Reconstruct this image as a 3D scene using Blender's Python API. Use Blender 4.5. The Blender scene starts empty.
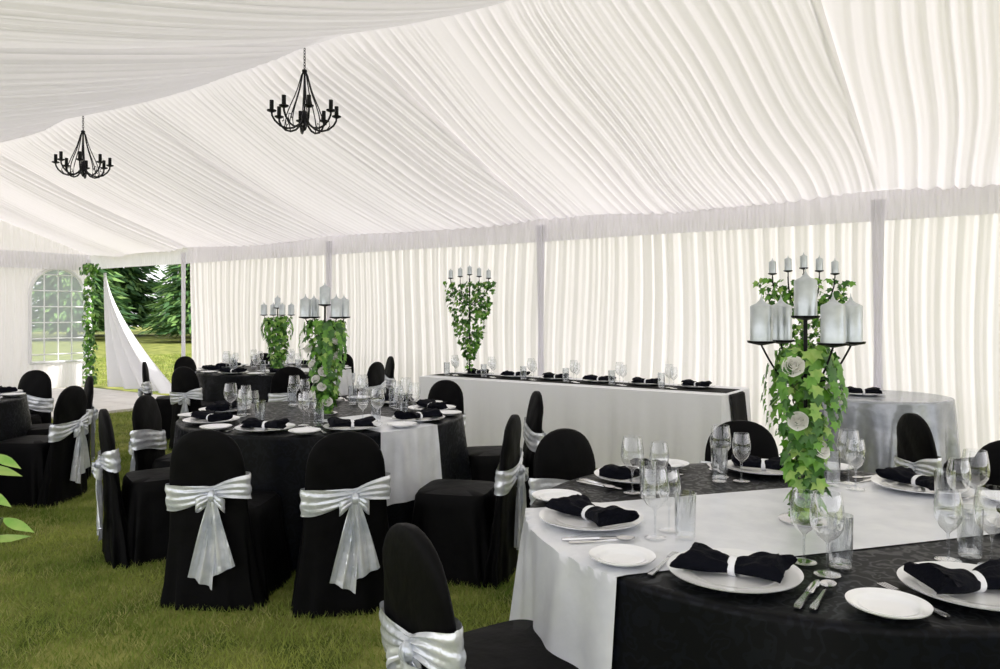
import bpy, math, random
import numpy as np
from mathutils import Vector, Matrix
random.seed(7); rng=np.random.default_rng(5)
S=bpy.context.scene
S.view_settings.view_transform='Standard'
S.view_settings.exposure=.05
pi=math.pi; sin=math.sin; cos=math.cos

# ------------------------------------------------------------ materials
def nodes(name):
    m=bpy.data.materials.new(name); m.use_nodes=True
    return m,m.node_tree.nodes,m.node_tree.links,m.node_tree.nodes['Principled BSDF']
def mat(name,col,rough=.5,metal=0,noise=None,nscale=20,bump=0,bscale=60,transl=0,spec=.5,sheen=0):
    m,n,l,p=nodes(name)
    p.inputs['Base Color'].default_value=(*col,1); p.inputs['Roughness'].default_value=rough
    p.inputs['Metallic'].default_value=metal; p.inputs['Specular IOR Level'].default_value=spec
    if sheen: p.inputs['Sheen Weight'].default_value=sheen
    tc=n.new('ShaderNodeTexCoord'); colsock=None
    if noise:
        t=n.new('ShaderNodeTexNoise'); t.inputs['Scale'].default_value=nscale; t.inputs['Detail'].default_value=4
        l.new(tc.outputs['Object'],t.inputs['Vector'])
        r=n.new('ShaderNodeValToRGB'); r.color_ramp.elements[0].position=.35; r.color_ramp.elements[1].position=.65
        r.color_ramp.elements[0].color=(*col,1); r.color_ramp.elements[1].color=(*noise,1)
        l.new(t.outputs['Fac'],r.inputs['Fac']); l.new(r.outputs['Color'],p.inputs['Base Color']); colsock=r.outputs['Color']
    if bump:
        t2=n.new('ShaderNodeTexNoise'); t2.inputs['Scale'].default_value=bscale; t2.inputs['Detail'].default_value=3
        l.new(tc.outputs['Object'],t2.inputs['Vector'])
        b=n.new('ShaderNodeBump'); b.inputs['Strength'].default_value=bump; b.inputs['Distance'].default_value=.01
        l.new(t2.outputs['Fac'],b.inputs['Height']); l.new(b.outputs['Normal'],p.inputs['Normal'])
    if transl:
        tr=n.new('ShaderNodeBsdfTranslucent'); tr.inputs['Color'].default_value=(*col,1)
        if colsock: l.new(colsock,tr.inputs['Color'])
        mx=n.new('ShaderNodeMixShader'); mx.inputs[0].default_value=transl
        l.new(p.outputs[0],mx.inputs[1]); l.new(tr.outputs[0],mx.inputs[2])
        l.new(mx.outputs[0],n['Material Output'].inputs['Surface'])
    return m
M_lining=mat('white_lining',(.90,.87,.88),.8,transl=.22,spec=.1,bump=.15,bscale=30)
M_sheer=mat('white_voile',(.88,.87,.91),.8,transl=.55,spec=.1,bump=.2,bscale=50)
M_wall=mat('white_curtain',(.92,.89,.90),.8,transl=.37,spec=.1,bump=.15,bscale=25)
M_white=mat('white_cloth',(.84,.85,.88),.6,spec=.3,bump=.15,bscale=18)
M_satin=mat('silver_satin',(.66,.68,.73),.30,metal=.15,noise=(.76,.78,.82),nscale=9,bump=.3,bscale=14)
M_satin2=mat('silver_grey_satin',(.30,.32,.36),.26,metal=.45,noise=(.44,.46,.50),nscale=7,bump=.3,bscale=14)
M_sash=mat('sash_satin',(.58,.62,.68),.22,metal=.4,noise=(.84,.86,.90),nscale=10,bump=1,bscale=18,transl=.06)
M_chair=mat('black_chair_cover',(.0012,.0012,.0016),.6,spec=.10,bump=.8,bscale=9)
M_nap=mat('black_napkin',(.002,.0025,.006),.8,spec=.10,bump=.6,bscale=45)
M_plain=mat('black_runner_cloth',(.0015,.0015,.002),.7,spec=.1,bump=.3,bscale=12)
M_china=mat('white_china',(.88,.89,.91),.08)
M_steel=mat('cutlery_steel',(.62,.62,.63),.18,metal=1)
M_iron=mat('black_iron',(.008,.008,.010),.45,metal=.5,spec=.3)
M_candle=mat('silver_candle',(.48,.52,.54),.30,metal=.75,noise=(.56,.60,.62),nscale=30)
M_leaf1=mat('ivy_dark',(.03,.11,.012),.4,noise=(.06,.19,.025),nscale=25,transl=.15)
M_leaf2=mat('ivy_mid',(.10,.28,.025),.4,noise=(.16,.38,.04),nscale=25,transl=.2)
M_leaf3=mat('ivy_pale',(.38,.54,.14),.4,noise=(.22,.45,.08),nscale=30,transl=.2)
M_rose=mat('rose_petals',(.94,.93,.90),.6,transl=.25)
M_stem=mat('ivy_stem',(.07,.09,.03),.6)
M_grass1=mat('grass_blades',(.11,.18,.022),.6,noise=(.36,.41,.09),nscale=1.7,transl=.3,spec=.2)
M_grass2=mat('grass_blades_dry',(.46,.44,.17),.7,noise=(.17,.24,.04),nscale=3.5,transl=.3,spec=.2)
M_ground=mat('lawn_ground',(.08,.11,.022),.9,noise=(.28,.29,.08),nscale=2.6,bump=.8,bscale=40,spec=.1)
M_dance=mat('dance_floor_board',(.62,.59,.56),.45,noise=(.70,.67,.63),nscale=3)
M_tree1=mat('conifer_dark',(.03,.09,.03),.7,noise=(.07,.17,.05),nscale=2,transl=.3)
M_tree2=mat('conifer_light',(.13,.27,.07),.7,noise=(.22,.36,.10),nscale=2,transl=.3)
M_bark=mat('bark',(.09,.06,.04),.9,bump=.8,bscale=20)
M_alu=mat('window_frame_white',(.80,.80,.82),.6,spec=.2)
M_pot=mat('terracotta',(.35,.15,.08),.8,noise=(.42,.2,.11))

# damask black cloth
M_black,n,l,p=nodes('black_damask')
tc=n.new('ShaderNodeTexCoord'); v=n.new('ShaderNodeTexVoronoi'); v.feature='SMOOTH_F1'; v.inputs['Scale'].default_value=13
ns=n.new('ShaderNodeTexNoise'); ns.inputs['Scale'].default_value=16; ns.inputs['Detail'].default_value=2
mp=n.new('ShaderNodeMixRGB'); mp.inputs[0].default_value=.12
l.new(tc.outputs['Object'],ns.inputs['Vector']); l.new(tc.outputs['Object'],mp.inputs[1]); l.new(ns.outputs['Color'],mp.inputs[2])
l.new(mp.outputs[0],v.inputs['Vector'])
w=n.new('ShaderNodeMath'); w.operation='MULTIPLY'; w.inputs[1].default_value=28
l.new(v.outputs['Distance'],w.inputs[0]); s_=n.new('ShaderNodeMath'); s_.operation='SINE'; l.new(w.outputs[0],s_.inputs[0])
r=n.new('ShaderNodeValToRGB'); r.color_ramp.elements[0].position=.35; r.color_ramp.elements[1].position=.5
r.color_ramp.elements[0].color=(.0015,.002,.003,1); r.color_ramp.elements[1].color=(.004,.005,.008,1)
l.new(s_.outputs[0],r.inputs['Fac']); l.new(r.outputs['Color'],p.inputs['Base Color'])
r2=n.new('ShaderNodeMapRange'); r2.inputs['To Min'].default_value=.50; r2.inputs['To Max'].default_value=.30
l.new(s_.outputs[0],r2.inputs['Value']); l.new(r2.outputs[0],p.inputs['Roughness']); p.inputs['Specular IOR Level'].default_value=.12

def thin(name,tcol,blend,lo,hi,rough,diffuse=False):
    M=bpy.data.materials.new(name); M.use_nodes=True
    n=M.node_tree.nodes; l=M.node_tree.links; n.remove(n['Principled BSDF'])
    tr=n.new('ShaderNodeBsdfTransparent'); tr.inputs[0].default_value=(*tcol,1)
    if diffuse: g=n.new('ShaderNodeBsdfTranslucent'); g.inputs[0].default_value=(.9,.95,1,1)
    else: g=n.new('ShaderNodeBsdfGlossy'); g.inputs['Roughness'].default_value=rough; g.inputs[0].default_value=(1,1,1,1)
    lw=n.new('ShaderNodeLayerWeight'); lw.inputs['Blend'].default_value=blend
    cr=n.new('ShaderNodeMapRange'); cr.inputs['To Min'].default_value=lo; cr.inputs['To Max'].default_value=hi
    mx=n.new('ShaderNodeMixShader')
    l.new(lw.outputs['Facing'],cr.inputs['Value']); l.new(cr.outputs[0],mx.inputs[0]); l.new(tr.outputs[0],mx.inputs[1]); l.new(g.outputs[0],mx.inputs[2])
    l.new(mx.outputs[0],n['Material Output'].inputs['Surface']); return M
M_glass=thin('clear_glass',(.93,.94,.95),.36,.06,.85,.02)
M_pvc=thin('clear_pvc',(.95,.97,1),.3,.30,.6,.3,True)

# ------------------------------------------------------------ mesh builder
class MB:
    def __init__(s): s.v=[]; s.f=[]; s.m=[]; s.mats=[]
    def mi(s,m):
        if m not in s.mats: s.mats.append(m)
        return s.mats.index(m)
    def add(s,vs,fs,m,X=None):
        b=len(s.v); k=s.mi(m)
        if X is not None: vs=[tuple(X@Vector(v)) for v in vs]
        s.v.extend([tuple(v) for v in vs])
        for f in fs: s.f.append(tuple(i+b for i in f)); s.m.append(k)
    def loft(s,rings,m,cap0=True,cap1=True,X=None,closed=True):
        n=len(rings[0]); vs=[p for r in rings for p in r]; fs=[]
        for i in range(len(rings)-1):
            for j in range(n if closed else n-1):
                a=i*n+j; b=i*n+(j+1)%n; fs.append((a,b,b+n,a+n))
        if closed and cap0: fs.append(tuple(range(n-1,-1,-1)))
        if closed and cap1: fs.append(tuple(range((len(rings)-1)*n,len(rings)*n)))
        s.add(vs,fs,m,X)
    def lathe(s,prof,m,n=24,X=None,cap0=False,cap1=False):
        s.loft([[(r*cos(2*pi*j/n),r*sin(2*pi*j/n),z) for j in range(n)] for r,z in prof],m,cap0,cap1,X)
    def tube(s,pts,r,m,n=6,X=None):
        pts=[Vector(p) for p in pts]; rings=[]; up=Vector((.013,.021,1))
        for i,p in enumerate(pts):
            t=(pts[min(i+1,len(pts)-1)]-pts[max(i-1,0)]).normalized()
            a=t.cross(up)
            if a.length<.05: a=t.cross(Vector((1,0,0)))
            a.normalize(); b=t.cross(a); rr=r[i] if hasattr(r,'__len__') else r
            rings.append([tuple(p+a*rr*cos(2*pi*j/n)+b*rr*sin(2*pi*j/n)) for j in range(n)])
        s.loft(rings,m,X=X)
    def grid(s,nu,nv,fn,m,X=None):
        vs=[fn(i/(nu-1),j/(nv-1)) for i in range(nu) for j in range(nv)]
        fs=[(i*nv+j,(i+1)*nv+j,(i+1)*nv+j+1,i*nv+j+1) for i in range(nu-1) for j in range(nv-1)]
        s.add(vs,fs,m,X)
    def box(s,c,d,m,X=None):
        x,y,z=c; a,b,e=d[0]/2,d[1]/2,d[2]/2
        vs=[(x+i*a,y+j*b,z+k*e) for i in(-1,1) for j in(-1,1) for k in(-1,1)]
        s.add(vs,[(0,1,3,2),(4,6,7,5),(0,4,5,1),(2,3,7,6),(0,2,6,4),(1,5,7,3)],m,X)
    def mesh(s,name,angle=50):
        me=bpy.data.meshes.new(name); me.from_pydata(s.v,[],s.f); 
        for m in s.mats: me.materials.append(m)
        me.polygons.foreach_set('material_index',s.m); me.shade_smooth()
        me.set_sharp_from_angle(angle=math.radians(angle)); me.update(); return me
    def obj(s,name,loc=(0,0,0),rz=0,angle=50): return place(s.mesh(name,angle),name,loc,rz)
def place(me,name,loc=(0,0,0),rz=0,sc=1):
    o=bpy.data.objects.new(name,me); S.collection.objects.link(o); o.location=loc; o.rotation_euler=(0,0,rz); o.scale=(sc,sc,sc); return o
def npmesh(name,V,F,m,smooth=True):
    me=bpy.data.meshes.new(name); me.vertices.add(len(V)); me.vertices.foreach_set('co',V.astype(np.float32).ravel())
    k=F.shape[1]; me.loops.add(F.size); me.loops.foreach_set('vertex_index',F.astype(np.int32).ravel())
    me.polygons.add(len(F)); me.polygons.foreach_set('loop_start',np.arange(0,F.size,k,dtype=np.int32))
    me.update(calc_edges=True); me.validate()
    for q in (m if isinstance(m,list) else [m]): me.materials.append(q)
    if smooth: me.shade_smooth()
    return me
def npgrid(X,Y,Z,mask=None):
    X,Y,Z=np.broadcast_arrays(X,Y,Z)
    nu,nv=X.shape; V=np.stack([X,Y,Z],-1).reshape(-1,3)
    i=np.arange(nu*nv).reshape(nu,nv)
    F=np.stack([i[:-1,:-1],i[1:,:-1],i[1:,1:],i[:-1,1:]],-1).reshape(-1,4)
    if mask is not None: F=F[mask.reshape(-1)]
    return V,F
def merge(parts):
    Vs=[];Fs=[];b=0
    for V,F in parts: Vs.append(V);Fs.append(F+b);b+=len(V)
    return np.concatenate(Vs),np.concatenate(Fs)
def sn(x,seed,f):
    r=np.random.default_rng(seed); o=0
    for k in range(5): o=o+np.sin(x*f*(.6+r.random()*1.3)+r.random()*6.28)
    return o/2.6
def pleat(x,per,seed):
    ph=2*pi*x/per+1.7*sn(x,seed,1.6)+.8*sn(x,seed+1,6)
    return np.sin(ph)*(.65+.35*sn(x,seed+2,3))+.35*np.sin(2.3*ph+1+sn(x,seed+3,2))
def lobes(x,per,seed):
    ph=pi*x/per+2.2*sn(x,seed,1.3)+.7*sn(x,seed+1,5)
    a=(.62+.45*sn(x,seed+2,2.4)).clip(.10,1.4)
    return -np.abs(np.sin(ph))**.8*a-.4*np.abs(np.sin(2.37*ph+1))*(.5+.5*sn(x,seed+4,3)).clip(0,1)

# ------------------------------------------------------------ room shell
YB=7.8; EAVE=2.575; YR=4.55; RIDGE=3.80; YN=-.45; EN=2.38
POSTS=[-15.2,-11.9,-8.3,-4.7,-1.1,2.5,6.1]
parts=[]
for bi in range(6):
    x0,x1=POSTS[bi],POSTS[bi+1]; nx=int((x1-x0)/.0085); 
    s=np.linspace(0,1,nx)[:,None]; v=np.linspace(0,1,50)[None,:]
    x=x0+(x1-x0)*s
    pin=np.minimum(1,np.minimum(s,1-s)/.010)
    bow=4*s*(1-s)
    rv=np.minimum(1,v/.06)
    for side in (0,1):
        ye,ze=(YB,EAVE) if side==0 else (YN,EN)
        xe=x+.40*(s-.5)*(1-v)*(1-v)+.07*np.sin(v*2.2+bi)*pin+.02*np.sin(v*9+x*2)
        A=.032+.008*v
        if side==1: A=A*1.3
        d=lobes(xe,.135,10*bi+side*100)*A*pin
        if side==0: d=d-.07*v*bow*pin-.12*4*v*(1-v)*(.4+.6*bow)*pin
        else: d=d-(.28*(4*v*(1-v))**.8*bow+.04*4*v*(1-v))*pin
        d=d+.03*sn(s*3+v*2,bi+7,1.5)*pin*4*v*(1-v)
        d=d-.02*(1-pin)
        Y=YR+(ye-YR)*v+0*s; Z=RIDGE-.03*bow+(ze-RIDGE+.03*bow)*v+d*rv
        parts.append(npgrid(x+0*v,Y,Z))
V,F=merge(parts); place(npmesh('ceiling',V,F,M_lining),'ceiling')

def drape_wall(name,a0,a1,along,off,z0,z1,per,amp,seed,m,hole=None,ztop=None,rows=14):
    na=int((a1-a0)/.012); a=np.linspace(a0,a1,na)[:,None]; t=np.linspace(0,1,rows)[None,:]
    zt=z1 if ztop is None else ztop(a)
    Z=z0+(zt-z0)*t+0*a
    ae=a+.03*np.sin(Z*1.7+a*1.3)
    d=pleat(ae,per,seed)*amp+.02*sn(a+Z*.3,seed+9,1.2)
    A=a+0*t
    mask=None
    if hole is not None:
        Ac=(A[:-1,:-1]+A[1:,1:])/2; Zc=(Z[:-1,:-1]+Z[1:,1:])/2; mask=~hole(Ac,Zc)
    if along=='x': V,F=npgrid(A,off-d,Z,mask)
    else: V,F=npgrid(off+d,A,Z,mask)
    return place(npmesh(name,V,F,m),name)
drape_wall('wall_back',-11.9,6.1,'x',YB,0,EAVE,.17,.012,3,M_wall)
def gz(a): return np.where(a>YR,RIDGE+(EAVE-RIDGE)*(a-YR)/(YB-YR),RIDGE+(EN-RIDGE)*(YR-a)/(YR-YN))-.03
WY,WW,WZ0,WZ1=7.14,.50,.50,1.78
def hole(a,z): return (np.abs(a-WY)<WW)&(z>WZ0)&((z<WZ1)|((a-WY)**2+(z-WZ1)**2<WW**2))
drape_wall('wall_left',YN,YB,'y',-15.2,0,3,.17,.02,33,M_wall,hole,gz,rows=150)
drape_wall('trim_1',-15.15,6.05,'x',YB-.09,EAVE-.29,EAVE-.01,.06,.012,53,M_sheer,rows=8)
drape_wall('trim_2',YN,YB-.1,'y',-15.08,EAVE-.32,EAVE-.01,.07,.016,63,M_sheer,rows=8)
mb=MB()
arc=[(0,WY-WW,WZ0),(0,WY-WW,WZ1)]+[(0,WY+WW*cos(t),WZ1+WW*sin(t)) for t in np.linspace(pi,0,20)]+[(0,WY+WW,WZ0),(0,WY-WW,WZ0)]
mb.tube(arc,.035,M_alu,6)
for k in range(1,4):
    y=WY-WW+2*WW*k/4; mb.tube([(0,y,WZ0),(0,y,WZ1+math.sqrt(max(0,WW**2-(y-WY)**2)))],.012,M_alu,5)
for k in range(0,6):
    z=WZ0+.3*k+.15; hw=WW if z<WZ1 else math.sqrt(max(0.001,WW**2-(z-WZ1)**2)); mb.tube([(0,WY-hw,z),(0,WY+hw,z)],.012,M_alu,5)
mb.add([(-.02,y,z) for _,y,z in arc[:-1]],[tuple(range(len(arc)-1))],M_pvc)
mb.obj('window_1',(-15.16,0,0))
for i,x in enumerate(POSTS):
    mb=MB(); rings=[]
    for z in np.linspace(0,EAVE-.10,12):
        w_=.028+.02*abs(z-1.2)/1.2
        rings.append([(w_*(1+.22*sin(7*t+z))*cos(t),.024*(1+.25*sin(7*t+z))*sin(t),z) for t in np.linspace(0,2*pi,36,endpoint=False)])
    mb.loft(rings,M_sheer)
    mb.obj('tent_pole',(x+(.14 if i==0 else (-.08 if i==6 else 0)),YB-.14,0))

# ground
mb=MB(); mb.grid(60,60,lambda u,v:(-75+95*u,-20+80*v,-.005+0.0*u),M_ground); mb.obj('floor')
def blades(n,x0,x1,y0,y1,h,w):
    b=np.stack([rng.uniform(x0,x1,n),rng.uniform(y0,y1,n),np.zeros(n)],-1)
    a=rng.uniform(0,2*pi,n); hh=h*rng.uniform(.5,1.2,n); ln=rng.normal(0,.6,(n,2))*hh[:,None]
    dx=np.stack([np.cos(a),np.sin(a),0*a],-1)*w
    tip=b+np.stack([ln[:,0],ln[:,1],hh],-1)
    V=np.stack([b-dx,b+dx,tip],1).reshape(-1,3); return V,np.arange(3*n).reshape(-1,3)
V,F=merge([blades(150000,-7.5,-.8,.9,4.4,.034,.0026),blades(36000,-10.7,-4.5,3,7.7,.04,.004),blades(30000,-24,-11.5,7.9,17,.06,.009)])
me=npmesh('lawn_grass',V,F,[M_grass1,M_grass2],False)
me.polygons.foreach_set('material_index',(rng.random(len(F))<.30).astype(np.int32)); place(me,'lawn_grass')
mb=MB()
for i in range(8):
    for j in range(9): mb.box((-14.75+.5+i*.5-.25,3.1+j*.5,.02),(.492,.492,.04),M_dance)
mb.obj('dance_floor')

# ------------------------------------------------------------ chair
def sup(t,a,b,e):
    c,s=cos(t),sin(t); return a*math.copysign(abs(c)**(2/e),c), b*math.copysign(abs(s)**(2/e),s)
def by(z): return -.205-.085*z/.88
def chair_mesh():
    mb=MB(); N=64
    rings=[]
    zs=[0,.04,.12,.22,.34,.45,.50,.55,.60,.65,.70,.74,.78,.81,.835,.855,.87,.878,.88]
    for z in zs:
        w=.196+.05*max(0,1-z/.5)**1.4-.014*max(0,z-.5)/.3; d=.032+.05*max(0,1-z/.5)**1.3
        if z>.66:
            q=max(0,1-((z-.66)/.221)**3.0)**(1/2.2); w*=q; d*=.35+.65*q
        ring=[]
        for j in range(N):
            t=2*pi*j/N; x,y=sup(t,w,d,2.6); k=1+.09*sin(9*t+1)*max(0,1-z/.5)
            ring.append((x*k,y*k+by(z)+.004*sin(x*40+z*30)*min(1,(.9-z)*4),z))
        rings.append(ring)
    mb.loft(rings,M_chair)
    rings=[]
    for z in [0,.03,.1,.2,.3,.4,.44,.458,.464]:
        f=max(0,1-z/.45); a=.205+.05*f; b=.21+.045*f; 
        if z>.44: a-=.012*(z-.44)/.02; b-=.012*(z-.44)/.02
        rings.append([(lambda p,k:(p[0]*k,p[1]*k+.035,z))(sup(2*pi*j/N,a,b,5),1+.075*sin(11*2*pi*j/N+z*2)*f) for j in range(N)])
    rings.append([(x*.5,.035+(y-.035)*.5,.474) for x,y,_ in rings[-1]])
    mb.loft(rings,M_chair)
    kx=.045
    def band(u,v):
        t=2*pi*u-pi/2; x,y=sup(t,.212,.048,2.6)
        dk=abs(x-kx)/.2 if y<0 else 1
        h=.045+.085*min(1,dk)**.7
        z=.575+(v-.5)*h+.03*sin(x*8)
        g=1-min(1,dk)
        r=1+.014*sin(v*13+x*14)+.012*g*sin(v*30)
        return (x*r,y*r*(1+.1*sin(v*pi))+by(z)-(.0015+.004*g)*sin(v*22+x*12),z)
    mb.grid(73,26,band,M_sash)
    yk=by(.56)-.060
    rings=[[(kx+.022*sin(p)*cos(t),yk+.024*sin(p)*sin(t)*(1+.15*sin(5*t)),.568-.030*cos(p)) for t in np.linspace(0,2*pi,14,endpoint=False)] for p in np.linspace(.15,pi-.15,9)]
    mb.loft(rings,M_sash)
    for sg,L in ((-1,.075),(1,.065)):
        def loop(u,v):
            a=2*pi*u; q=sin(a/2)
            x=kx+sg*(L*q); zz=.568-.045*q+.012*sin(a)
            wd=.012+.022*q
            return (x, yk-.004-.024*sin(a)-.006*q-.0015*sin(v*14), zz+(v-.5)*2*wd+.003*sin(v*10))
        mb.grid(17,12,loop,M_sash)
    for dx,L,ph in ((-.06,.41,0),(.055,.35,1.4)):
        def tail(u,v):
            z=.555-L*u; wd=.016+.044*u**.7
            rear=by(z)-.036-.05*max(0,1-z/.5)**1.3
            return (kx+dx*u+(v-.5)*2*wd, rear-.024-.012*sin(v*12+ph+u*2)*min(1,u*3)-.0015*sin(v*31+u*5)-(.012 if dx>0 else 0), z+ (v-.5)*.06*(1 if dx>0 else -1)*u)
        mb.grid(18,30,tail,M_sash)
    return mb.mesh('dining_chair')
CH=chair_mesh()
def chair(cx,cy,ang,dist,tw=0):
    a=math.radians(ang); place(CH,'dining_chair',(cx+dist*cos(a),cy+dist*sin(a),0),a+pi/2+math.radians(tw))
def chair_at(x,y,facing): place(CH,'dining_chair',(x,y,0),math.radians(facing-90))

# ------------------------------------------------------------ tables
TOP=.75
def cloth_r(t,z,R,seed):
    f=max(0,1-z/TOP); 
    return R+.010+f*(.050+.034*sin(9*t+seed)+.024*sin(15*t+2*seed+1)+.01*sin(23*t))
def round_table(cx,cy,R,runner_ang=None,seed=0,m=None,name='round_table',rl=.42,rw=.36,start=None):
    m=m or M_black; mb=MB(); N=180
    rings=[[(R*q*cos(2*pi*j/N),R*q*sin(2*pi*j/N),TOP) for j in range(N)] for q in (.02,.5,.9,.985)]
    for z in [.748,.742,.73,.70,.64,.55,.42,.28,.14,.05,.004]:
        rings.append([(lambda t,r:(r*cos(t),r*sin(t),z))(2*pi*j/N,cloth_r(2*pi*j/N,z,R,seed)-(.006 if z>.745 else 0)) for j in range(N)])
    mb.loft(rings,m,cap0=True,cap1=False)
    if runner_ang is not None:
        ra=math.radians(runner_ang); L=R+rl; s0=-L if start is None else start
        def fn(u,v):
            s=s0+(L-s0)*u; w=(v-.5)*2*rw; c=math.sqrt(R*R-w*w)
            if abs(s)<=c: x,y,z=s,w,TOP+.003
            else:
                o=abs(s)-c; z=max(.1,TOP+.003-max(0,o-.008)); tt=math.atan2(w,math.copysign(c,s))
                rr=cloth_r(tt+ra,min(z,.745),R,seed)+.010+.006*sin(v*26)*min(1,o*8)
                x,y=rr*cos(tt),rr*sin(tt)
            return (x*cos(ra)-y*sin(ra),x*sin(ra)+y*cos(ra),z)
        mb.grid(150,60,fn,M_satin)
    return mb.obj(name,(cx,cy,0),angle=70)

def plate_mesh(R,name):
    mb=MB(); k=R/.18
    mb.lathe([(.0005,.004),(.10*k,.004),(.118*k,.007),(.124*k,.013),(.15*k,.017),(.176*k,.020),(.18*k,.021),(.178*k,.017),(.13*k,.010),(.10*k,0),(.0005,0)],M_china,56)
    return mb.mesh(name,60)
PL=plate_mesh(.172,'dinner_plate'); SP=plate_mesh(.092,'side_plate')
def napkin_mesh(seed):
    r=random.Random(seed); mb=MB(); rings=[]; N=36; p1,p2=r.uniform(0,6),r.uniform(0,6)
    for i in range(31):
        s=-1+2*i/30; q=abs(s); w=.024+.055*q**.7; h=.014+.010*q**.5
        if q>.95: h*=.75
        c=.018*sin(s*2)*(1 if seed%2 else -.6)
        ring=[]
        for j in range(N):
            t=2*pi*j/N; y,z=sup(t,w,h,3.0)
            z+=(.004*sin(y*130+s*3+p1)+.003*sin(y*70-s*9+p2))*(1 if z>0 else 0)
            x=s*.122+.016*sin(t*2+p1)*q*s+.006*sin(t*5)*q
            ring.append((x,y+c+.02*s*q*sin(p2),z+h+.003+.004*q))
        rings.append(ring)
    mb.loft(rings,M_nap)
    for sg in (1,-1):
        a=r.uniform(-.02,.02)
        mb.grid(12,8,lambda u,v:(sg*(.02+u*.085),(v-.5)*(.03+.10*u)+a*u+.02*sin(2*sg*(.02+u*.085)/.118),.040+.016*u-.014*(2*v-1)**2+.003*sin(v*14+u*5)),M_nap)
    rings=[[(x,.031*cos(t)*k,.018+.023*sin(t)*k) for t in np.linspace(0,2*pi,20,endpoint=False)] for x,k in((-.010,1),(-.008,1.08),(.008,1.08),(.010,1))]
    mb.loft(rings,M_white,False,False)
    return mb.mesh('napkin')
NPS=[napkin_mesh(i) for i in range(4)]
def wg_mesh(H,R):
    mb=MB(); b=.42*H
    mb.lathe([(.0005,.003),(.015,.004),(.033,.002),(.034,.0005),(.0005,0)],M_glass,28)
    mb.lathe([(.0045,.003),(.0032,.02),(.003,b*.7),(.0045,b*.93),(.010,b),(R*.62,b+.012),(R*.92,b+.032),(R,b+.055),(R*.97,b+.08),(R*.86,H-.012),(R*.80,H)],M_glass,28)
    mb.lathe([(R*.80,H),(R*.79,H+.0012),(R*.775,H)],M_glass,28)
    return mb.mesh('wine_glass',60)
WG=wg_mesh(.215,.044); WG2=wg_mesh(.195,.037)
def tumbler_mesh():
    mb=MB(); mb.lathe([(.0005,.001),(.029,0),(.031,.01),(.034,.14),(.0325,.1405),(.0295,.014),(.0005,.012)],M_glass,28); return mb.mesh('water_glass',60)
TG=tumbler_mesh()
def cutlery(kind):
    mb=MB()
    def strip(pts):
        rings=[[(-w,y,z),(-w*.8,y,z+t),(w*.8,y,z+t),(w,y,z)] for y,w,z,t in pts]; mb.loft(rings,M_steel)
    if kind=='fork':
        strip([(-.10,.006,0.001,.002),(-.09,.010,.001,.003),(-.04,.006,.001,.003),(.02,.0035,.004,.003),(.045,.006,.004,.002),(.058,.012,.003,.002),(.066,.013,.002,.002)])
        for x in(-.0105,-.0035,.0035,.0105): mb.box((x,.088,.0045),(.0042,.05,.002),M_steel)
    elif kind=='knife':
        strip([(-.115,.007,.001,.003),(-.10,.010,.001,.005),(-.02,.007,.001,.005),(0,.005,.001,.004),(.01,.010,.001,.0025),(.08,.011,.001,.002),(.108,.006,.001,.0015),(.115,.001,.001,.001)])
    else:
        strip([(-.10,.006,0.001,.002),(-.09,.010,.001,.003),(-.04,.006,.001,.003),(.03,.003,.004,.003),(.05,.004,.004,.002)])
        mb.lathe([(.0005,-.0055),(.012,-.003),(.019,.003),(.0195,.004),(.018,.003),(.012,-.0015),(.0005,-.004)],M_steel,20,Matrix.Translation((0,.075,.0065))@Matrix.Diagonal((1,1.5,1,1)))
    return mb.mesh(kind)
FK,KN,SPN=cutlery('fork'),cutlery('knife'),cutlery('spoon')
Z0=TOP+.005
def setting(cx,cy,ang,rad,full=True,z=Z0):
    a=math.radians(ang); fx,fy=-cos(a),-sin(a); rx,ry=fy,-fx; px,py=cx-fx*rad,cy-fy*rad
    rot=math.atan2(fy,fx)-pi/2
    P=lambda f,r,zz=z:(px+f*fx+r*rx,py+f*fy+r*ry,zz)
    place(PL,'dinner_plate',P(0,0),rot)
    place(random.choice(NPS),'napkin',P(.0,.0,z+.009),rot+random.uniform(-.3,.45))
    place(SP,'side_plate',P(-.06,-.292),rot)
    place(FK,'fork',P(-.02,-.188),rot+.04)
    if full:
        place(KN,'knife',P(-.02,.190),rot); place(SPN,'spoon',P(-.02,.222),rot)
    place(WG,'wine_glass',P(.155,.20),0); place(WG2,'wine_glass',P(.225,.125),0)
    place(TG,'water_glass',P(.245,.215),0)

# ------------------------------------------------------------ foliage helpers
LEAF=[(0,0),(.18,.10),(.50,.06),(.40,.32),(.62,.62),(.28,.62),(0,1.12),(-.28,.62),(-.62,.62),(-.40,.32),(-.50,.06),(-.18,.10)]
LANCE=[(0,0),(.14,.15),(.24,.4),(.25,.65),(.16,.95),(.06,1.2),(0,1.35),(-.06,1.2),(-.16,.95),(-.25,.65),(-.24,.4),(-.14,.15)]
def leaf(mb,p,nrm,size,m=None,down=None,shape=LEAF):
    nrm=Vector(nrm).normalized(); d=Vector(down or (random.uniform(-.5,.5),random.uniform(-.5,.5),-1))
    d=(d-nrm*d.dot(nrm)); 
    if d.length<.05: d=nrm.orthogonal()
    d.normalize(); sx=d.cross(nrm)
    p=Vector(p); vs=[tuple(p+sx*x*size+d*y*size+nrm*(-.25*abs(x)*size-.12*y*y*size)) for x,y in shape]
    vs.append(tuple(p+d*.35*size)); c=len(shape)
    mb.add(vs,[(i,(i+1)%c,c) for i in range(c)],m or random.choice((M_leaf1,M_leaf1,M_leaf2,M_leaf2,M_leaf3)))
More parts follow.
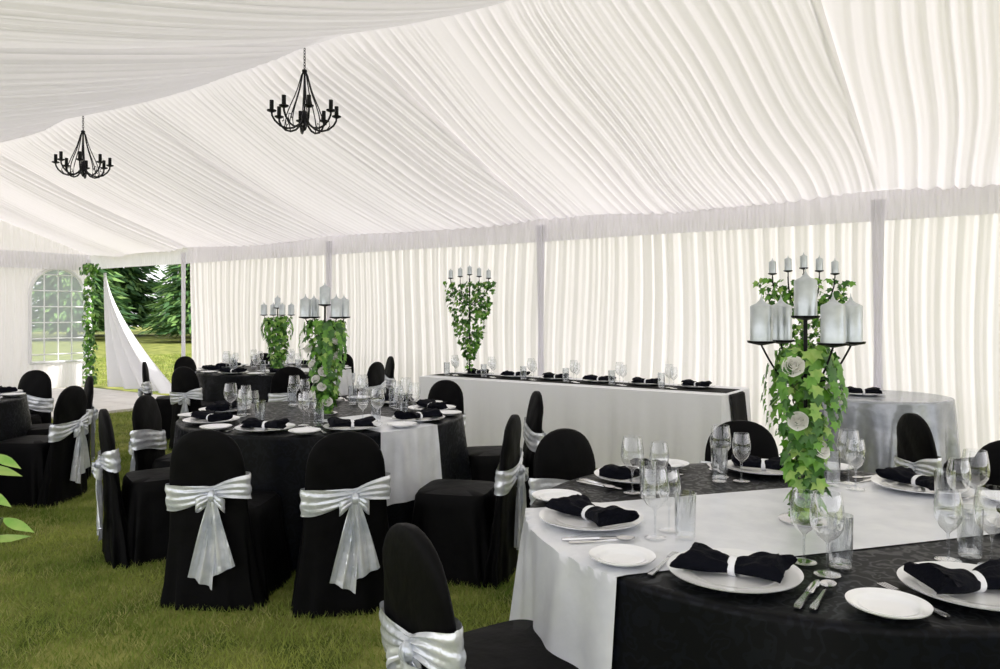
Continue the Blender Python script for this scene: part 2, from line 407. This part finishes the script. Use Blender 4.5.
def ivy(mb,n,z0,z1,rf,size,cx=0,cy=0,turns=3):
    for k in range(3):
        ph=random.uniform(0,6.28); pts=[]
        for i in range(40):
            q=i/39; z=z0+(z1-z0)*q; r=rf(q)*.45; t=ph+turns*2*pi*q; pts.append((cx+r*cos(t),cy+r*sin(t),z))
        mb.tube(pts,.0022,M_stem,4)
    for i in range(n):
        q=random.random(); z=z0+(z1-z0)*q; t=random.uniform(0,6.28); r=rf(q)*math.sqrt(random.uniform(.1,1))
        leaf(mb,(cx+r*cos(t),cy+r*sin(t),z),(cos(t)+random.uniform(-.6,.6),sin(t)+random.uniform(-.6,.6),random.uniform(-.1,.9)),size*random.uniform(.6,1.2))
def rose(mb,c,R,tilt):
    X=Matrix.Translation(c)@Vector((0,0,1)).rotation_difference(Vector(tilt)).to_matrix().to_4x4()
    for k,(r,h,n,curl) in enumerate(((.16,.80,3,-.05),(.34,.74,4,-.06),(.54,.62,5,0),(.76,.44,5,.12),(.98,.22,6,.22))):
        for i in range(n):
            b=2*pi*i/n+k*.8; wd=pi/n*1.3
            def fn(u,v):
                a=(u-.5)*2; rr=R*(r*sin(pi*(.08+.50*v))+curl*v**3+.05*a*a*v); t=b+a*wd*(.55+.45*v)
                return (rr*cos(t),rr*sin(t),R*(-.55+(h+.55)*v*(1-.16*a*a)-max(0,curl)*.9*v**4))
            mb.grid(7,7,fn,M_rose,X)
def candle(mb,x,y,z,r,h):
    X=Matrix.Translation((x,y,z))
    mb.lathe([(r*.2,-.012),(r*1.2,-.004),(r*1.28,.003),(r*1.22,.003),(.001,.001)],M_iron,20,X)
    mb.lathe([(.001,.002),(r,.002),(r,h-.004),(r*.93,h),(r*.45,h+r*.22),(r*.2,h+r*.45),(.002,h+r*.8),(.0006,h+r*1.1)],M_candle,24,X)
def candelabra(name,loc,H,ring,cr,chh,ivyn,roses=4,lsz=.036,ivr=.085,seed=1,rR=.036,rz_=(.25,.95),arms=(-55,10,125,190)):
    random.seed(seed); mb=MB()
    mb.lathe([(.001,0),(.085,0),(.085,.006),(.07,.012),(.02,.018),(.009,.04),(.006,.06)],M_steel,32)
    mb.tube([(0,0,.03),(0,0,H+.075)],.0065,M_iron,8)
    for ca in arms:
        t=math.radians(ca+34.6); c,s=cos(t),sin(t); pts=[]
        for i in range(13):
            q=i/12; z=H-.012-.10*(1-q)-.045*sin(q*pi)*1.3
            pts.append((ring*q*c,ring*q*s,z))
        mb.tube(pts,.0035,M_iron,6); candle(mb,ring*c,ring*s,H,cr,chh)
    candle(mb,0,0,H+.085,cr,chh)
    if ivyn:
        ivy(mb,ivyn,.03,H-.01,lambda q:ivr*(.38+.62*q**.8),lsz)
        for k in range(6):
            t=random.uniform(0,6.28); L=random.uniform(.18,.36)
            for i in range(14):
                q=i/13; rr=ivr*.85+.04*sin(q*3)
                leaf(mb,(rr*cos(t)+random.uniform(-.01,.01),rr*sin(t),H-.03-L*q),(cos(t),sin(t),.3),lsz*(1-.4*q))
    for i in range(roses):
        t=-pi/2+.5+(-1)**i*random.uniform(.1,1.0); q=rz_[0]+(rz_[1]-rz_[0])*(i+.5)/roses; z=H*q; rr=ivr*(.45+.55*q)*1.05
        rose(mb,(rr*cos(t),rr*sin(t),z),rR*random.uniform(.8,1.1),(cos(t)+random.uniform(-.3,.3),sin(t),random.uniform(.3,.8)))
    return mb.obj(name,loc)
def tall_candelabra(loc,H,top_w,seed,n=620):
    random.seed(seed); mb=MB()
    mb.lathe([(.001,0),(.10,0),(.10,.008),(.03,.02),(.010,.05)],M_iron,28); mb.tube([(0,0,.03),(0,0,H)],.008,M_iron,8)
    d=Vector((.823,.568,0))
    for k in range(-2,3):
        e=d*(k*top_w/4); pts=[(e.x*sin(q*pi/2),e.y*sin(q*pi/2),H-.28+ (.28)*q**1.6*(1) -0.02) for q in np.linspace(0,1,12)]
        if k==0: pts=[(0,0,H-.1),(0,0,H-.02)]
        mb.tube(pts,.005,M_iron,6); zz=H+.02*(2-abs(k)); candle(mb,e.x,e.y,zz-.0,.024,.085)
        mb.tube([(e.x,e.y,H-.03),(e.x,e.y,zz)],.004,M_iron,5)
    for i in range(n):
        q=random.random()**1.15; z=H-.03-.85*q
        wmax=top_w*.60*(1-q)**.8+.045; a=random.uniform(-1,1)*wmax; b=random.uniform(-.08,.08)*(1.2-q)
        e=d*a; nn=(-.5*d.y+random.uniform(-.5,.5)+d.x*a*2,-.8+random.uniform(-.6,1.2),random.uniform(-.1,.8))
        leaf(mb,(e.x-d.y*b,e.y+d.x*b,z),nn,.048*random.uniform(.6,1.2))
    ivy(mb,50,.05,H-.6,lambda q:.05,.036)
    return mb.obj('candelabra',loc)

# ------------------------------------------------------------ near table
T1=(-.63,2.73); random.seed(11)
round_table(*T1,.925,51.6,seed=1)
for a in (221,270,316,18,67,115,164): setting(*T1,a,.735)
chair_at(-1.24,1.80,68)
for a,d,tw in ((158,1.03,0),(115,1.12,0),(66,1.18,0),(318,1.3,0),(18,1.3,0)): chair(*T1,a,d,tw)
candelabra('candelabra',(-.60,2.66,Z0),.595,.140,.0365,.122,320,seed=3,lsz=.046,ivr=.108,roses=4,rR=.034,rz_=(.35,.95),arms=(-77,-12,103,168))
# ------------------------------------------------------------ second table
T2=(-3.94,3.60)
round_table(*T2,.93,-10,seed=2.2,rw=.21,start=.22)
for a,d,tw in ((-112,1.06,0),(-65,1.25,6),(-38,1.36,-6),(-8.4,1.36,30),(45,1.2,0),(92,1.1,0),(140,1.2,0),(-146,.95,0)): chair(*T2,a,d,tw)
for a in (-113,-70,-30,10,50,92,140,-155): setting(*T2,a,.74,False)
candelabra('candelabra',(T2[0],T2[1],Z0),.66,.13,.036,.12,460,seed=5,lsz=.05,ivr=.155,roses=9,rR=.031,rz_=(.10,.8),arms=(-42,23,138,203))
# ------------------------------------------------------------ far table
T3=(-7.5,6.05)
round_table(*T3,.9,20,seed=3.1,rw=.27,start=-.1)
for i in range(8):
    chair(*T3,i*45+12,1.15); setting(*T3,i*45+12,.72,False)
candelabra('candelabra',(T3[0]+.05,T3[1],Z0),.66,.16,.036,.12,420,0,seed=8,lsz=.055,ivr=.18)
# ------------------------------------------------------------ left table
T4=(-7.35,2.20)
round_table(*T4,.9,100,seed=4.4,rw=.27,start=0)
for a,d in ((30,1.22),(68,1.1),(115,1.2),(160,1.2),(205,1.2),(250,1.2),(300,1.2),(345,1.3)): chair(*T4,a,d)
for a in (30,75,120,165,210,255,300,345): setting(*T4,a,.72,False)

# ------------------------------------------------------------ bridal table
def rect_ring(hx,hy,n,r=.02):
    P=[];per=4*(hx+hy)
    for i in range(n):
        s=per*i/n
        if s<2*hx: p=(-hx+s,-hy,0,-1)
        elif s<2*hx+2*hy: p=(hx,-hy+s-2*hx,1,0)
        elif s<4*hx+2*hy: p=(hx-(s-2*hx-2*hy),hy,0,1)
        else: p=(-hx,hy-(s-4*hx-2*hy),-1,0)
        P.append((*p,s))
    return P
mb=MB(); HX,HY=1.67,.38; base=rect_ring(HX,HY,420)
rings=[[(x*q,y*q,TOP) for x,y,a,b,s in base] for q in(.9,.995)]
for z in (.745,.73,.6,.45,.3,.15,.004):
    f=(1-z/TOP); g=lambda s:.008+f*(.035+.02*sin(s*13)+.012*sin(s*29+1)+.006*sin(s*51))
    rings.append([(x+a*g(s),y+b*g(s),z) for x,y,a,b,s in base])
mb.loft(rings,M_white,True,False)
def run(u,v):
    L=HX+.40; s=(u-.5)*2*L; w=(v-.5)*.40-.04
    if abs(s)<=HX: return (s,w,TOP+.003)
    o=abs(s)-HX; return (math.copysign(HX+.025+.07*min(1,o*1.5)+.003*sin(v*9),s),w,TOP+.003-o)
mb.grid(90,24,run,M_plain)
BX,BY=-3.77,6.72
mb.obj('bridal_table',(BX,BY,0))
for i in range(6):
    x=BX-1.22+i*.5
    place(PL,'dinner_plate',(x,BY+.08,Z0),0); place(random.choice(NPS),'napkin',(x,BY+.08,Z0+.009),random.uniform(-.3,.3))
    place(WG,'wine_glass',(x-.20,BY-.08,Z0)); place(WG2,'wine_glass',(x-.13,BY-.15,Z0)); place(TG,'water_glass',(x-.24,BY-.17,Z0))
tall_candelabra((-5.06,6.74,Z0),1.07,.42,21)
tall_candelabra((-1.28,5.62,0),1.72,.44,22)
round_table(-.97,7.08,.50,None,1.7,M_satin2,'cake_table')
place(PL,'dinner_plate',(-1.12,7.02,TOP+.001)); place(NPS[1],'napkin',(-1.12,7.02,TOP+.010),.3)
chair_at(-.28,5.00,35); chair_at(-.16,5.85,150)

# ------------------------------------------------------------ chandeliers
def chandelier_mesh():
    mb=MB()
    for i in range(8):
        z=.60+i*.028; X=Matrix.Translation((0,0,z))@Matrix.Rotation((i%2)*pi/2,4,'Z')
        mb.tube([(.009*cos(t),0,.018*sin(t)) for t in np.linspace(0,2*pi,13)],.0035,M_iron,5,X)
    mb.lathe([(.001,.585),(.022,.575),(.026,.56),(.014,.545),(.008,.53)],M_iron,12)
    mb.lathe([(.009,.58),(.009,.20),(.020,.17),(.034,.13),(.024,.09),(.012,.06),(.024,.04),(.014,.012),(.001,0)],M_iron,14)
    for k in range(8):
        t=2*pi*k/8+.2; c,s=cos(t),sin(t)
        P=[(.02,.11),(.05,.06),(.10,.022),(.16,.012),(.22,.03),(.27,.075),(.295,.12),(.298,.155)]
        mb.tube([(r*c,r*s,z) for r,z in P],.0095,M_iron,7)
        P=[(.012,.56),(.030,.52),(.045,.46),(.065,.39),(.095,.31),(.13,.23),(.16,.15),(.175,.08),(.165,.02)]
        mb.tube([(r*c,r*s,z) for r,z in P],.0055,M_iron,6)
        P=[(.20,.02),(.235,.07),(.225,.115),(.195,.115),(.188,.085),(.205,.075)]
        mb.tube([(r*c,r*s,z) for r,z in P],.005,M_iron,5)
        X=Matrix.Translation((.298*c,.298*s,.155))
        mb.lathe([(.004,-.012),(.020,-.006),(.042,.004),(.044,.014),(.016,.012),(.019,.016),(.019,.105),(.001,.108)],M_iron,14,X)
    return mb.mesh('chandelier')
CD=chandelier_mesh()
for x,z in ((-5.24,3.05),(-9.07,3.03)): place(CD,'chandelier',(x,YR,z),0,.94)

# ------------------------------------------------------------ ivy on the corner post + tied back curtain
random.seed(31); mb=MB()
ivy(mb,560,0,2.35,lambda q:.09+.05*sin(q*14)**2,.07,turns=6)
for i in range(60):
    q=random.random(); leaf(mb,(-.25+.5*q,random.uniform(-.12,.08),2.33+random.uniform(-.12,.06)),(0,-1,.3),.075)
mb.obj('ivy_garland',(-14.70,7.50,0))
def flap(u,v):
    z=2.15*(1-u); wd=.10+2.5*u**1.5
    return (v*wd,.09*sin(v*26+u)*u-.15*u*v,z)
mb=MB(); mb.grid(40,90,flap,M_white); mb.obj('tied_back_curtain',(-14.50,7.66,.05))

# ------------------------------------------------------------ outdoors
def conifer(H,R,n,seed):
    r=random.Random(seed); mb=MB(); mb.tube([(0,0,0),(0,0,H*.9)],[.22,.04],M_bark,8)
    for i in range(n):
        q=r.random()**1.3; h=.5+(H-.5)*q; lay=.72+.28*sin(h*7+2*sin(r.random()*6)); rad=R*(1-q)**.75*(.45+.55*r.random())*lay; t=r.uniform(0,6.28)
        c,s=cos(t),sin(t); L=r.uniform(.22,.5); wd=L*.17; dz=-.1-.6*r.random()
        p=Vector((rad*c,rad*s,h)); d=Vector((c+r.uniform(-.4,.4),s+r.uniform(-.4,.4),dz)).normalized()*L; sx=Vector((-s,c,r.uniform(-.9,.9)))*wd
        mb.add([p-d*.3,p+sx,p+d*.45+sx*.7,p+d,p+d*.45-sx*.7,p-sx],[(0,1,2,3),(0,3,4,5)],M_tree1 if r.random()<.5 else M_tree2)
    return mb.mesh('conifer_tree')
C1=conifer(9,3.0,9000,1); C2=conifer(7,2.6,7500,2)
for i,(x,y,s) in enumerate([(-33,22,1),(-38,27,1.3),(-41,20,1.2),(-31,26.5,1.05),(-46,25,1.5),(-44,33,1.5),(-36,33,1.3),(-47,17.5,1.2),(-46,12,1.2),(-27.5,26,1)]):
    place(C1 if i%2 else C2,'conifer_tree',(x,y,-.02),i*1.3,s)

# potted plant at the left of the viewpoint
random.seed(5); mb=MB()
mb.lathe([(.001,0),(.11,0),(.15,.26),(.165,.26),(.165,.30),(.14,.30),(.13,.26),(.001,.25)],M_pot,28)
for k,(t,R_,zt,sz) in enumerate([(.55,.11,1.17,.045),(.9,.08,1.14,.05),(.5,.09,1.10,.05),(.65,.12,1.04,.05),(2.4,.12,1.1,.08),(3.6,.12,1.0,.08),(4.6,.1,1.15,.08),(1.5,.08,.98,.06),(5.4,.09,1.0,.07)]):
    mb.tube([(0,0,.25),(.02*cos(t),.02*sin(t),zt*.8),(R_*cos(t),R_*sin(t),zt)],.004,M_stem,5)
    leaf(mb,(R_*cos(t),R_*sin(t),zt),(cos(t)*.4+.3,sin(t)*.4-.5,1),sz,M_leaf3,(cos(t),sin(t),-.4),LANCE)
mb.obj('potted_plant',(-1.77,.61,0))

# ------------------------------------------------------------ light, sky, camera
w=bpy.data.worlds.new('sky'); S.world=w; w.use_nodes=True; n=w.node_tree.nodes; l=w.node_tree.links
bg=n['Background']; bg.inputs['Color'].default_value=(.955,.945,.985,1); bg.inputs['Strength'].default_value=1.8
sun=bpy.data.lights.new('sun','SUN'); sun.energy=6.8; sun.angle=.12; sun.color=(1,.95,.91)
so=bpy.data.objects.new('sun',sun); S.collection.objects.link(so)
so.rotation_euler=Vector((-.82,-.24,-.64)).to_track_quat('-Z','Y').to_euler()
cam=bpy.data.cameras.new('camera'); cam.lens=27.36; cam.sensor_width=36; cam.shift_y=-.0225; cam.clip_end=300
co=bpy.data.objects.new('camera',cam); S.collection.objects.link(co); co.location=(0,0,1.45)
co.rotation_euler=(pi/2,0,math.asin(.568)); S.camera=co
